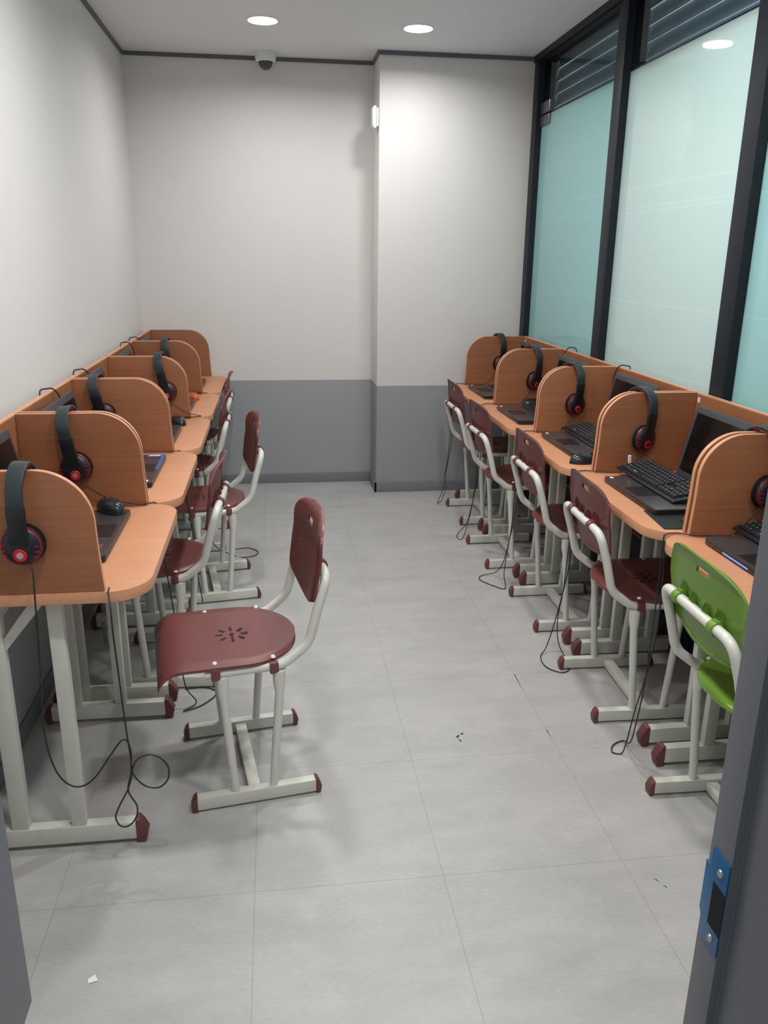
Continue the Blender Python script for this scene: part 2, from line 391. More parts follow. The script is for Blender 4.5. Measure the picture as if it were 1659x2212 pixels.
# skirting and shadow-gap trim
sk = MB().box(XL+0.0, XL+0.010, 0.62, YB, 0, 0.066)
struct(sk.build('baseboard_left', M['skirt'], bevel=0.002))
struct(MB().box(XL, XC, YB-0.010, YB, 0, 0.066).build('baseboard_back', M['skirt'], bevel=0.002))
struct(MB().box(XC-0.010, XC+0.004, YC-0.010, YB-0.010, 0, 0.066).box(XC-0.010, XR, YC-0.010, YC, 0, 0.066).build('baseboard_column', M['skirt'], bevel=0.002))
TZ0 = 2.563
struct(MB().box(XL, XL+0.012, 0.62, YB, TZ0, HC).build('trim_1', M['cove']))
struct(MB().box(XL, XC-0.012, YB-0.012, YB, TZ0, HC).build('trim_2', M['cove']))
struct(MB().box(XC-0.012, XC, YC-0.012, YB, TZ0, HC).box(XC, XR, YC-0.012, YC, TZ0, HC).build('trim_3', M['cove']))
struct(MB().box(XR-0.012, XR, 0.62, YC-0.012, TZ0-0.012, HC).build('trim_4', M['frame']))

struct(MB().box(XR+0.012, XR+0.034, 0.70, YC-0.085, 0, 0.93).build('wall_right', M['frame']))
# ------------------------------------------------------------------ glass wall on the right
GX = 1.576; JZ = 2.262          # glass plane, height of the joint under the clear glass
posts = [(YC-0.085, YC), (3.795, 3.89), (2.645, 2.74), (1.50, 1.60), (0.62, 0.70)]
for k, (a, b) in enumerate(posts):
    struct(MB().box(XR, XR+0.10, a, b, 0, HC).build('trim_%d' % (k+5), M['frame'], bevel=0.002))
struct(MB().box(XR+0.004, XR+0.1, 0.70, YC-0.085, 2.545, HC).build('trim_10', M['frame']))
struct(MB().box(XR+0.004, XR+0.1, 0.70, YC-0.085, 0, 0.10).build('trim_11', M['frame']))
def pane(name, y0, y1, film, door=False):
    low = MB().box(GX, GX+0.010, y0+0.001, y1-0.001, 0.10, JZ-0.002).build(name, film)
    struct(low)
    MB().box(GX, GX+0.010, y0+0.001, y1-0.001, JZ+0.002, 2.545).build('clear_pane', M['glass'], low)
    MB().box(GX-0.001, GX+0.011, y0+0.001, y1-0.001, JZ-0.003, JZ+0.003).build('joint_strip', M['frame'], low)
    return low
g1 = pane('window_1', 3.89, YC-0.085, M['film1'])
g2 = pane('window_2', 2.74, 3.795, M['film2'])
g3 = pane('window_3', 1.60, 2.645, M['film1'])
g4 = pane('window_4', 0.70, 1.50, M['film2'])
# glass door patch fitting at the top of the first pane
ph = MB().box(GX-0.014, GX+0.022, 4.865, 5.02, JZ+0.004, JZ+0.068).box(GX-0.014, GX+0.022, 4.865, 5.02, JZ-0.056, JZ-0.004)
ph.build('patch_hinge', M['patch'], g1, bevel=0.006, seg=3)
# louvre shutters behind the clear strip
def louvre(y0, y1, label):
    root = empty('louvre_shutter', label, 'shutter', (GX+0.068, (y0+y1)/2, JZ), 0, 'louvre shutters behind the glass wall')
    hl = (y1-y0)/2
    for k in range(5):
        z = -0.012+k*0.066
        prof = [(0.0, z), (0.012, z+0.006), (0.028, z+0.020), (0.038, z+0.044), (0.046, z+0.082)]
        pf = prof+[(x+0.003, zz-0.003) for x, zz in prof[::-1]]
        MB().prism([(x, zz) for x, zz in pf], -hl, hl, 'y').build('slat', M['louvre'], root, smooth=60)
    return root
louvre(3.872, 5.106, 'grey blue louvre slats above the narrow frosted glass pane beside the column')
louvre(2.60, 3.868, 'grey blue louvre slats above the wide frosted glass pane in the middle')

# ------------------------------------------------------------------ door frame around the photographer
# right jamb: reveal with a rebate
JX = 0.400
jr = MB().prism([(JX, 0.60), (JX, 0.5635), (JX+0.010, 0.5635), (JX+0.010, 0.42), (JX+0.12, 0.42), (JX+0.12, 0.60)], 0, 2.15, 'z')
jambR = struct(jr.build('door_1', M['jamb'], bevel=0.0015))
JL = -0.232
jl = MB().prism([(JL-0.009, 0.60), (JL-0.009, 0.46), (JL-0.11, 0.46), (JL-0.11, 0.60)], 0, 0.825, 'z')
jl.prism([(JL, 0.60), (JL, 0.46), (JL-0.11, 0.46), (JL-0.11, 0.60)], 0.84, 2.15, 'z')
jl.add([(JL-0.009, 0.60, 0.825), (JL-0.009, 0.46, 0.825), (JL-0.11, 0.46, 0.825), (JL-0.11, 0.60, 0.825), (JL, 0.60, 0.84), (JL, 0.46, 0.84), (JL-0.11, 0.46, 0.84), (JL-0.11, 0.60, 0.84)],
       [(0, 1, 5, 4), (2, 3, 7, 6), (0, 4, 7, 3), (1, 2, 6, 5)])
struct(jl.build('door_2', M['jamb']))
# strike plate on the right jamb (faces -x)
sp = empty('strike_plate', 'blue film covered metal strike plate screwed to the grey door jamb', 'strike plate', (JX, 0.58, 0.897))
X0 = -0.0016
out = [(0.016, 0.062), (-0.0165, 0.062), (-0.0165, -0.055), (0.010, -0.055), (0.0155, -0.050), (0.0155, -0.030), (0.0205, -0.022), (0.0205, 0.024), (0.0205, 0.038), (0.012, 0.044)]
pl = MB()
ppoly = [(-0.0165, 0.055), (0.0130, 0.055), (0.0130, 0.034), (0.0205, 0.034), (0.0205, -0.022), (0.0150, -0.032), (0.0150, -0.050), (-0.0165, -0.050)]
pl.prism(ppoly, X0, 0, 'x')
pl.build('plate', M['blue'], sp, bevel=0.0004)
MB().box(X0-0.0003, X0+0.0003, -0.0166, 0.004, -0.026, 0.022).build('latch_opening_shade', M['dark'], sp)  # flat dark plate, the recess shade put into its colour
for z in (0.037, -0.038):
    MB().lathe([(0.0001, 0), (0.0042, 0), (0.0036, 0.0012), (0.0001, 0.0014)], 16, Matrix.Translation((X0, -0.004, z)) @ Matrix.Rotation(-PI/2, 4, 'Y')).build('screw', M['steelbolt'], sp)

# ------------------------------------------------------------------ ceiling fittings
dl_lab = ['round recessed ceiling light, left one of the pair by the back wall', 'round recessed ceiling light in front of the wall column',
          'round recessed ceiling light above the middle of the left aisle', 'round recessed ceiling light above the middle of the right desks',
          'round recessed ceiling light near the doorway on the left', 'round recessed ceiling light near the doorway on the right']
dl0 = empty('ceiling_light', dl_lab[0], 'ceiling light', (DOWNLIGHTS[0][0], DOWNLIGHTS[0][1], HC), 0, 'round recessed ceiling lights')
MB().lathe([(0.073, -0.004), (0.080, -0.004), (0.082, 0), (0.073, 0)], 40).build('trim_ring', M['white'], dl0)
MB().lathe([(0.0001, -0.005), (0.072, -0.005), (0.073, -0.002), (0.0001, -0.002)], 40).build('diffuser', M['lamp'], dl0)
for i, (x, y) in enumerate(DOWNLIGHTS):
    if i: dup(dl0, (x, y, HC), 0, dl_lab[i])
    l = bpy.data.lights.new('downlight_lamp', 'AREA'); l.shape = 'DISK'; l.size = 0.14; l.energy = DL_POWER[i]; l.color = (1.0, 1.0, 0.99); l.spread = math.radians(162)
    lo = bpy.data.objects.new('downlight_lamp', l); col.objects.link(lo); lo.location = (x, y, HC-0.012)
cc = empty('dome_camera', 'small white dome security camera with smoked lens on the ceiling', 'security camera', (-0.005, 5.275, HC))
MB().lathe([(0.0001, 0), (0.060, 0), (0.060, -0.030), (0.055, -0.045), (0.044, -0.050), (0.0001, -0.050)], 40).build('housing', M['white'], cc, smooth=50)
MB().lathe([(0.042*math.cos(math.radians(a)), -0.046-0.046*math.sin(math.radians(a))) for a in range(0, 90, 10)]+[(0.0001, -0.092)], 32).build('lens_dome', M['dome'], cc, smooth=80)
wd = empty('wall_sensor', 'small white wall sensor box on the side of the column', 'sensor', (XC, 5.15, 2.245))
MB().box(-0.014, 0, -0.028, 0.028, -0.050, 0.050).build('mounting_plate', M['white'], wd, bevel=0.004)
MB().prism([(-0.014, -0.062), (-0.026, -0.062), (-0.038, -0.045), (-0.040, 0.045), (-0.030, 0.060), (-0.014, 0.060)], -0.034, 0.034, 'y').build('cover', M['white'], wd, bevel=0.006, seg=3)

# ================================================================== study desks
DW, DD, TOPZ, BOTZ, PTOP = 0.7146, 0.475, 0.729, 0.701, 1.021
def make_desk(label):
    root = empty('study_desk', label, 'desk', (0, 0, 0), 0, 'study carrel desks along the walls')
    g = 0.0012; rr = 0.098
    y0, y1 = g, DW-g
    ol = [(0.004, y0)]+arc(DD-rr, y0+rr, rr, -90, 0)+arc(DD-rr, y1-rr, rr, 0, 90)+[(0.004, y1)]
    MB().prism(ol, BOTZ, TOPZ, 'z', 0, 1).build('desktop', [M['wood'], M['edge']], root, bevel=0.002)
    MB().box(0, 0.018, y0, y1, TOPZ, PTOP-0.004, 0).box(0.0, 0.018, y0, y1, PTOP-0.004, PTOP, 1).build('back_panel', [M['wood_p_shaded'], M['edge']], root)
    R = 0.125
    prof = [(0.018, TOPZ), (0.378, TOPZ)]+[(0.372, 0.83)]+arc(0.370-R, PTOP-R, R, 0, 90, 16)+[(0.018, PTOP)]
    for ya in (0.005, DW-0.023):
        MB().prism(prof, ya, ya+0.018, 'y', 0, 1).build('side_panel', [M['wood_p_shaded'], M['edge']], root, bevel=0.0022, seg=3)
    for yc in (0.055, 0.6625):
        lf = MB().box(0.028, 0.392, yc-0.016, yc+0.016, 0.012, 0.062)          # foot bar
        lf.box(0.030, 0.392, yc-0.016, yc+0.016, 0.685, BOTZ)                   # top rail
        lf.box(0.231, 0.267, yc-0.013, yc+0.013, 0.062, 0.685)                  # front upright
        lf.box(0.083, 0.126, yc-0.013, yc+0.013, 0.062, 0.685)                  # rear upright
        lf.prism([(0.126, 0.60), (0.126, 0.565), (0.225, 0.685), (0.190, 0.685)], yc-0.010, yc+0.010, 'y')
        leg = lf.build('leg_frame', M['steel'], root, bevel=0.003)
        MB().prism([(0.390, 0.0), (0.413, 0.0), (0.421, 0.030), (0.411, 0.052), (0.400, 0.068), (0.390, 0.070)], yc-0.0175, yc+0.0175, 'y').build('foot_cap', M['cap'], leg, bevel=0.003)
        MB().prism([(0.030, 0.0), (0.014, 0.0), (0.004, 0.030), (0.014, 0.055), (0.030, 0.066)], yc-0.0175, yc+0.0175, 'y').build('foot_cap', M['cap'], leg, bevel=0.003)
    for z_ in (0.640,):
        MB().box(0.090, 0.118, 0.066, 0.6515, z_, z_+0.038).build('stretcher', M['steel'], root, bevel=0.003)
    return root
LY0, LX = 1.812, -0.785
RY0, RX = 2.0824, 1.535           # far end of the nearest desk on the right
lab_ld = ['wooden study desk nearest the doorway on the left, its side panel fully in view',
          'second wooden study desk on the left row, counted from the doorway', 'third wooden study desk on the left row, middle of the five',
          'fourth wooden study desk on the left row, one before the wall', 'wooden study desk at the far end of the left row, against the back wall']
lab_rd = ['wooden study desk on the right behind the green chair, partly hidden by the door jamb',
          'second wooden study desk on the right, holding a keyboard and mouse pad', 'third wooden study desk on the right row, middle of the five',
          'fourth wooden study desk on the right row, one before the column', 'wooden study desk at the far end of the right row, beside the column']
desk0 = make_desk(lab_ld[0]); desk0.location = (LX, LY0, 0)
for i in range(1, 5): dup(desk0, (LX, LY0+i*DW+i*0.0004, 0), 0, lab_ld[i])
for i in range(5): dup(desk0, (RX, RY0+i*0.7146, 0), PI, lab_rd[i])

# ================================================================== chairs (local: +Y forward, X to the right)
def seat_mesh(m_main):
    b = MB(); NU, NV = 26, 30
    def prof(v):                       # along depth, v 0 (back) .. 1 (front lip)
        L = 0.425*v
        if L < 0.335: y = -0.147+L; z = 0.0
        else:
            t = (L-0.335)/0.09; a = t*1.35
            y = 0.188+0.062*math.sin(a); z = -0.062*(1-math.cos(a))
        return y, z
    def halfw(v):
        L = 0.425*v; hw = 0.192
        if L < 0.165: hw *= math.sqrt(max(0, 1-((0.165-L)/0.165)**2.1))**0.95
        return max(hw, 0.012)
    for side in (0, 1):
        vs = []; fs = []
        for j in range(NV+1):
            v = (j/NV)**1.25; y, z = prof(v); hw = halfw(v)
            for i in range(NU+1):
                u = -1+2*i/NU; x = u*hw
                dish = -0.007*(1-(x/0.2)**2)*max(0, 1-abs(y-0.0)/0.2)
                edge = -0.006*max(0, abs(u)-0.86)/0.14
                vs.append((x, y, 0.441+z+dish+edge-(0.008 if side else 0)))
        for j in range(NV):
            for i in range(NU):
                a = j*(NU+1)+i; fs.append((a, a+1, a+NU+2, a+NU+1))
        b.add(vs, fs)
    n = (NU+1)*(NV+1)
    ring = [i for i in range(NU+1)]+[j*(NU+1)+NU for j in range(1, NV+1)]+[NV*(NU+1)+i for i in range(NU-1, -1, -1)]+[j*(NU+1) for j in range(NV-1, 0, -1)]
    fs = [[ring[k], ring[(k+1) % len(ring)], n+ring[(k+1) % len(ring)], n+ring[k]] for k in range(len(ring))]
    b.f += fs; b.m += [0]*len(fs)
    # sun shaped vent slots and two holes, flat pieces coloured dark for shade
    for k in range(8):
        a = 2*PI*k/8+0.0
        T = Matrix.Translation((0, 0.035, 0.4368)) @ Matrix.Rotation(a, 4, 'Z')
        b.prism([(0.026, -0.0032), (0.045, -0.0038)]+[(0.048, 0)]+[(0.045, 0.0038), (0.026, 0.0032)], 0, 0.0006, 'z', 1, T=T)
    b.prism(arc(0, 0.035, 0.0065, 0, 340, 14), 0.4368, 0.4374, 'z', 1)
    b.prism(arc(-0.019, 0.035, 0.004, 0, 340, 10), 0.4368, 0.4374, 'z', 1)
    return b
def back_mesh():
    b = MB(); NU, NV = 34, 30; Z0, Z1 = 0.553, 0.807
    def hw(z):
        t = (z-Z0)/(Z1-Z0)
        base = 0.176+0.012*min(1, t/0.45)**0.8
        if t > 0.66: base *= (max(0, 1-((t-0.66)/0.345)**2.6))**0.40
        if t < 0.10: base *= 0.88+0.12*math.sqrt(max(0, 1-((0.10-t)/0.10)**2))
        return max(base, 0.05)
    HZ, HR, HL = 0.761, 0.0105, 0.026      # grip hole: height, radius, half length
    ptf = []
    for side in (0, 1):
        vs = []
        for j in range(NV+1):
            t = j/NV; z = Z0+(Z1-Z0)*t; H = hw(z)
            for i in range(NU+1):
                u = -1+2*i/NU; x = u*H; zz = z+0.026*u*u*(1-t)**2
                # keep vertices off the grip hole
                dx = max(0, abs(x)-HL); dz = zz-HZ; d = math.hypot(dx, dz)
                if d < HR*1.55 and abs(x) < HL+HR*1.6:
                    if d < HR*0.62: pass
                    else:
                        s = HR/max(d, 1e-6)
                        if dx > 0: x = math.copysign(HL+dx*s, x)
                        zz = HZ+dz*s
                y = -0.172-0.17*min(zz-Z0, 0.147)-0.05*max(0, zz-0.70)+0.55*(x**2) - 0.012*max(0, (t-0.75)/0.25)**2
                rim = max(0, abs(u)-0.87)/0.13
                rt_ = max(0, t-0.93)/0.07
                y -= 0.009*max(rim, rt_)**1.5
                vs.append((x, y-(0.007 if side else 0), zz))
        ptf.append(vs)
    n = (NU+1)*(NV+1); b.v = [tuple(v) for v in ptf[0]+ptf[1]]
    keep = set()
    for j in range(NV):
        for i in range(NU):
            a = j*(NU+1)+i
            q = [ptf[0][k] for k in (a, a+1, a+NU+2, a+NU+1)]
            cx = sum(p[0] for p in q)/4; cz = sum(p[2] for p in q)/4
            if math.hypot(max(0, abs(cx)-HL), cz-HZ) < HR*0.86: continue
            keep.add((j, i))
    cnt = {}
    for j, i in keep:
        a = j*(NU+1)+i; f = (a, a+1, a+NU+2, a+NU+1)
        b.f.append(list(f)); b.m.append(0); b.f.append([n+k for k in f][::-1]); b.m.append(0)
        for k in range(4):
            e = (f[k], f[(k+1) % 4]); key = tuple(sorted(e)); cnt.setdefault(key, []).append(e)
    for key, es in cnt.items():
        if len(es) == 1:
            p, q = es[0]; b.f.append([p, q, n+q, n+p]); b.m.append(0)
    return b
def back_ribs(b):
    for cx, nr, h in ((-0.090, 4, 0.040), (-0.033, 3, 0.026), (0.033, 3, 0.026), (0.090, 4, 0.040)):
        for k in range(nr):
            x = cx+(k-(nr-1)/2)*0.0085
            yb = -0.179-0.17*0.12+0.55*x*x
            b.prism([(yb-0.002, 0.678+h), (yb-0.012, 0.678), (yb-0.013, 0.656), (yb, 0.640)], x-0.0012, x+0.0012, 'x')
    # lower rim of the shell
    b.tube([(x, -0.180+0.55*x*x, 0.561+0.9*x*x) for x in [(-0.140+0.280*k/16) for k in range(17)]], 0.0055, 8)
    return b
def make_chair(label, mp, mback, cat='chair'):
    root = empty('school_chair', label, cat, (0, 0, 0), 0, None)
    st = seat_mesh(mp).build('seat', [mp, M['hole']], root, smooth=50)
    for sx in (-1, 1):
        for yy in (0.098, -0.058):
            MB().lathe([(0.0001, 0.0060), (0.0052, 0.0046), (0.0080, 0), (0.0001, -0.001)], 14, Matrix.Translation((sx*0.170, yy, 0.4365))).build('bolt', M['bolt'], st)
            MB().box(sx*0.186-0.010, sx*0.186+0.010, yy-0.012, yy+0.012, 0.398, 0.430).build('clip', mp, st, bevel=0.003)
    bk = back_ribs(back_mesh()).build('backrest', mback, root, smooth=50)
    for sx in (-1, 1):
        MB().tube([(sx*0.092-0.012, -0.2100, 0.6595), (sx*0.092+0.012, -0.2100, 0.6595)], 0.0185, 16).box(sx*0.092-0.011, sx*0.092+0.011, -0.215, -0.188, 0.643, 0.680).build('tube_clamp', mp, bk, bevel=0.001)
    # bent back tube
    half = [(0.176, 0.125, 0.411), (0.176, -0.085, 0.413), (0.176, -0.156, 0.467), (0.178, -0.181, 0.565), (0.176, -0.2100, 0.6595)]
    pts = half+[(-p[0], p[1], p[2]) for p in half[::-1]]
    path = fillet(pts, [0.07, 0.08, 0.15, 0.045, 0.045, 0.15, 0.08, 0.07], 8)
    MB().tube(path, 0.0135, 14).build('back_tube', M['tube'], root, smooth=60)
    MB().tube([(-0.176, 0.095, 0.409), (0.176, 0.095, 0.409)], 0.011, 10).tube([(-0.176, -0.06, 0.409), (0.176, -0.06, 0.409)], 0.011, 10).build('seat_frame', M['tube'], root)
    for sx in (-1, 1):
        x = sx*0.184
        for yt, yb in ((0.081, 0.060), (-0.072, -0.047)):
            pts = [(x-sx*0.004, yt, 0.402), (x-sx*0.004, yt, 0.360), (x, yt*0.99, 0.335), (x, yb, 0.042)]
            MB().tube(pts, [0.0185, 0.0170, 0.0124, 0.0118], 14).build('leg', M['tube'], root, smooth=60)
        ft = MB().box(x-0.014, x+0.014, -0.168, 0.168, 0.006, 0.044).build('foot_bar', M['steel'], root, bevel=0.003)
        for s in (-1, 1):
            MB().prism([(s*0.166, 0), (s*0.180, 0), (s*0.184, 0.022), (s*0.176, 0.042), (s*0.166, 0.050)], x-0.0155, x+0.0155, 'x').build('foot_cap', M['cap'], ft, bevel=0.003)
    MB().box(-0.17, 0.17, -0.012, 0.022, 0.010, 0.036).build('cross_bar', M['steel'], root, bevel=0.003)
    return root
G = 'maroon school chairs'
chair0 = make_chair('maroon plastic school chair pulled out into the aisle, nearest the camera', M['maroon'], M['maroon_b'])
chair0['group'] = G
def rot_from_forward(fx, fy): return math.atan2(-fx, fy)
chair0.location = (-0.1115, 2.174, 0); chair0.rotation_euler = (0, 0, rot_from_forward(-0.988, -0.154))
chairs = [((-0.410, 2.850), (-0.999, 0.042), 'maroon school chair tucked under the second desk of the left row'),
          ((-0.301, 3.600), (-0.988, -0.152), 'maroon school chair half pulled out from the middle desk of the left row'),
          ((-0.462, 4.262), (-1, 0.01), 'maroon school chair tucked under the fourth desk of the left row'),
          ((-0.480, 4.985), (-1, 0.0), 'maroon school chair tucked under the last desk of the left row by the back wall'),
          ((1.207, 2.460), (0.999, -0.03), 'maroon school chair on the right, just behind the green one'),
          ((1.216, 3.153), (1, 0.0), 'maroon school chair at the middle desk of the right row'),
          ((1.187, 3.878), (1, 0.03), 'maroon school chair at the fourth desk of the right row'),
          ((1.216, 4.570), (1, 0.01), 'maroon school chair at the far end of the right row, by the column')]
for (x, y), (fx, fy), lb in chairs:
    dup(chair0, (x, y, 0), rot_from_forward(fx, fy), lb, G)
gch = make_chair('green plastic school chair at the nearest desk on the right', M['green'], M['green_b'])
gch.location = (1.214, 1.705, 0); gch.rotation_euler = (0, 0, rot_from_forward(1, -0.02))

# ================================================================== laptops (local: +X towards the screen, Y across, origin at front edge centre on the desk)
LWD, LDP, LTH = 0.405, 0.272, 0.020
def make_laptop(label):
    root = empty('laptop', label, 'laptop', (0, 0, 0), 0, 'open laptops on the study desks')
    h = LWD/2
    ol = arc(0.014, -h+0.014, 0.014, 180, 270, 5)+arc(LDP-0.010, -h+0.010, 0.010, 270, 360, 4)+arc(LDP-0.010, h-0.010, 0.010, 0, 90, 4)+arc(0.014, h-0.014, 0.014, 90, 180, 5)
    bs = MB().prism(ol, 0.003, LTH, 'z', 0, 1).build('base', [M['lap_base'], M['lap_edge']], root, bevel=0.0025)
    MB().box(0.012, 0.085, -0.055, 0.055, LTH, LTH+0.0004).build('touchpad', M['lap_edge'], bs)
    k = MB()
    for r in range(6):
        for c in range(17):
            y = -h+0.028+c*0.0208; x = 0.118+r*0.0205
            k.box(x, x+0.0165, y, y+0.0170, LTH, LTH+0.0022)
    k.build('keys', M['keys'], bs)
    # lid leaning back
    ang = math.radians(12)
    T = Matrix.Translation((LDP-0.006, 0, LTH-0.004)) @ Matrix.Rotation(ang, 4, 'Y')
    H = 0.258
    lo = arc(-h+0.012, H-0.012, 0.012, 180, 90, 5)+arc(h-0.012, H-0.012, 0.012, 90, 0, 5)+[(h, 0.006), (-h, 0.006)]
    lid = MB().prism(lo, 0, 0.008, 'x', T=T).build('lid', M['lap_lid'], root, bevel=0.002)
    MB().box(-0.0012, 0.001, -h+0.018, h-0.018, 0.030, H-0.024, T=T).build('screen', M['screen'], lid)
    MB().tube([(LDP-0.004, -h+0.05, LTH-0.002), (LDP-0.004, h-0.05, LTH-0.002)], 0.007, 12).build('hinge', M['lap_edge'], bs)
    return root
lap0 = make_laptop('open laptop on the nearest left desk, a black mouse resting on it')
lap_l = [(2.205, None), (2.905, 'open laptop with a blue sticker on the second left desk'), (3.470, 'open laptop on the middle desk of the left row'),
         (4.205, 'open laptop beside the orange mouse on the fourth left desk'), (4.908, 'open laptop on the last left desk by the back wall')]
lap0.location = (-0.440, 2.205, TOPZ); lap0.rotation_euler = (0, 0, PI)
for y, lb in lap_l[1:]:
    lc = dup(lap0, (-0.420, y, TOPZ), PI, lb)
    if y > 3.2: lc.scale = (1, 1, 1.06)
lap_r = [(1.165, 1.795, 'open black laptop with a blue light strip on the desk by the green chair'),
         (1.138, 2.450, 'open laptop under a keyboard and white stick on the second right desk'),
         (1.150, 3.195, 'open laptop under a keyboard on the middle desk of the right row'),
         (1.128, 3.865, 'open laptop with brown palm rest on the fourth right desk'),
         (1.142, 4.575, 'open laptop with brown palm rest on the last right desk by the column')]
laps_r = [dup(lap0, (x, y, TOPZ), 0, lb) for x, y, lb in lap_r]
# details of single laptops
def badge(parent, x, y):
    MB().prism(arc(x, y, 0.006, 0, 345, 18, 0.011), LTH, LTH+0.0006, 'z').build('round_sticker', M['white'], parent)
for L_ in laps_r[1:]: badge(L_, 0.020, 0.178)
for L_ in laps_r[2:]: L_.scale = (1, 1, 1.05)
led = MB().box(-0.0008, 0.0, -0.02, 0.10, 0.008, 0.011).build('light_strip', M['led'], laps_r[0])
lap_l2 = [o for o in bpy.data.objects if o.get('label') == lap_l[1][1]][0]
MB().box(0.002, 0.070, -0.2, -0.168, LTH, LTH+0.0006).box(0.002, 0.014, -0.17, 0.02, LTH, LTH+0.0006).build('blue_sticker', M['sticker'], lap_l2)
MB().box(0.020, 0.060, -0.192, -0.178, LTH+0.0006, LTH+0.001).build('sticker_panel', M['white'], lap_l2)
badge(lap_l2, 0.020, 0.178)
lap0_x = MB().box(0.020, 0.055, 0.110, 0.150, LTH, LTH+0.0006).build('spec_sticker', M['maroon'], lap0)

# ------------------------------------------------------------------ loose keyboards resting on the laptops
def make_keyboard(label):
    root = empty('keyboard', label, 'keyboard', (0, 0, 0), 0, 'black keyboards laid on the laptops')
    bd = MB().prism([(0, 0), (0.140, 0), (0.140, 0.026), (0.120, 0.026), (0.012, 0.010), (0.0, 0.007)], -0.222, 0.222, 'y').build('case', M['black'], root, bevel=0.003, seg=3)
    k = MB(); T = Matrix.Rotation(-math.atan2(0.016, 0.108), 4, 'Y')
    def key(x, y, wx, wy):
        z0 = 0.0102
        vs = []
        for (ins, zz) in ((0, z0), (0.0018, z0+0.0055)):
            for a, b_ in ((x+ins, y+ins), (x+wx-ins, y+ins), (x+wx-ins, y+wy-ins), (x+ins, y+wy-ins)):
                vs.append(T @ Vector((a, b_, zz)))
        k.add(vs, [(4, 5, 6, 7), (0, 1, 5, 4), (1, 2, 6, 5), (2, 3, 7, 6), (3, 0, 4, 7)])
        vs = [T @ Vector((a, b_, z0+0.0058)) for a, b_ in ((x+wx*0.52, y+wy*0.50), (x+wx*0.74, y+wy*0.50), (x+wx*0.74, y+wy*0.72), (x+wx*0.52, y+wy*0.72))]
        k.add(vs, [(0, 1, 2, 3)], 1)
    for r in range(6):
        x = 0.014+r*0.0186
        c = 0
        while c < 15:
            y = 0.214-(c+1)*0.0188
            if r == 0 and c == 3:
                key(x, y-5*0.0188, 0.0165, 0.0168+5*0.0188); c += 6; continue
            key(x, y, 0.0165, 0.0168); c += 1
        for c in range(3):
            if r in (2,): continue
            key(x, -0.078-c*0.0188-0.0188, 0.0165, 0.0168)
        for c in range(4):
            if r == 5: continue
            key(x, -0.141-c*0.0188, 0.0165, 0.0168)
    k.build('keys', [M['keys'], M['legend']], root)
    return root
kb0 = make_keyboard('black keyboard laid over the laptop on the second right desk')
kb0.location = (1.222, 2.520, TOPZ+LTH+0.0024); kb0.rotation_euler = (0, 0, 0.0)
dup(kb0, (1.262, 3.235, TOPZ+LTH+0.0024), 0.0, 'black keyboard laid over the laptop on the middle right desk')
dup(kb0, (1.275, 1.822, TOPZ+LTH+0.0024), 0.0, 'black keyboard laid over the laptop by the green chair')
us = MB().box(-0.0055, 0.0055, -0.004, 0.004, 0, 0.030).build('usb_stick', M['white'], bevel=0.0025, seg=3)
us.location = (1.262, 2.722, TOPZ+LTH+0.026); us.rotation_euler = (0.0, -0.10, 0)
tag(us, 'small white stick standing on the far end of the black keyboard', 'usb stick')

# ------------------------------------------------------------------ mice and pad
def make_mouse(label, m1):
    root = empty('computer_mouse', label, 'mouse', (0, 0, 0), 0, 'computer mice on the desks')
    b = MB(); NU, NV = 20, 12; vs = []; fs = []
    for j in range(NV+1):
        ph = PI/2*j/NV
        for i in range(NU):
            a = 2*PI*i/NU
            x = 0.062*math.cos(a)*math.cos(ph)**0.75; y = (0.035+0.003*math.cos(a))*math.sin(a)*math.cos(ph)**0.75
            z = 0.038*math.sin(ph)**0.9*(1-0.10*(x/0.062))
            vs.append((x, y, z))
    for j in range(NV):
        for i in range(NU):
            l = (i+1) % NU; fs.append((j*NU+i, j*NU+l, (j+1)*NU+l, (j+1)*NU+i))
    fs.append(tuple(range(NU))[::-1])
    b.add(vs, fs); b.build('shell', m1, root, smooth=70)
    MB().tube([(0.026, -0.0035, 0.029), (0.026, 0.0035, 0.029)], 0.008, 14).build('scroll_wheel', M['cush'], root)
    return root
m0 = make_mouse('glossy black mouse lying on the nearest left laptop', mat('glossy_black_plastic', srgb(36, 38, 44), 0.18, noise=0.03))
m0.location = (-0.495, 2.395, TOPZ+LTH+0.0006); m0.rotation_euler = (0, 0, PI/2+0.6)
dup(m0, (1.170, 2.925, TOPZ), 0.2, 'glossy black mouse by the near panel of the middle right desk')
dup(m0, (1.355, 4.172, TOPZ), 0.3, 'dark mouse behind the laptop of the fourth right desk')
dup(m0, (-0.452, 3.795, TOPZ), PI/2+0.5, 'dark blue black mouse on the middle left desk')
dup(m0, (-0.575, 3.070, TOPZ+LTH+0.003), PI/2+0.4, 'dark mouse on the laptop with the blue sticker')
mo = make_mouse('orange red mouse lying on the fourth left desk', M['orange'])
mo.location = (-0.448, 4.470, TOPZ); mo.rotation_euler = (0, 0, PI/2+0.5)
mp = MB().box(-0.085, 0.095, -0.090, 0.090, 0, 0.003).build('mouse_pad', M['cush'], bevel=0.001)
mp.location = (1.205, 2.203, TOPZ); mp.rotation_euler = (0, 0, -0.10)
tag(mp, 'black mouse pad with a cuff, at the near end of the second right desk', 'mouse pad')
wr = MB().prism(arc(0.03, 0, 0.042, 180, 0, 12, 0.020), -0.075, -0.015, 'y').build('wrist_rest', M['cush'], mp, bevel=0.002)
wr.location = (0, 0, 0.003)

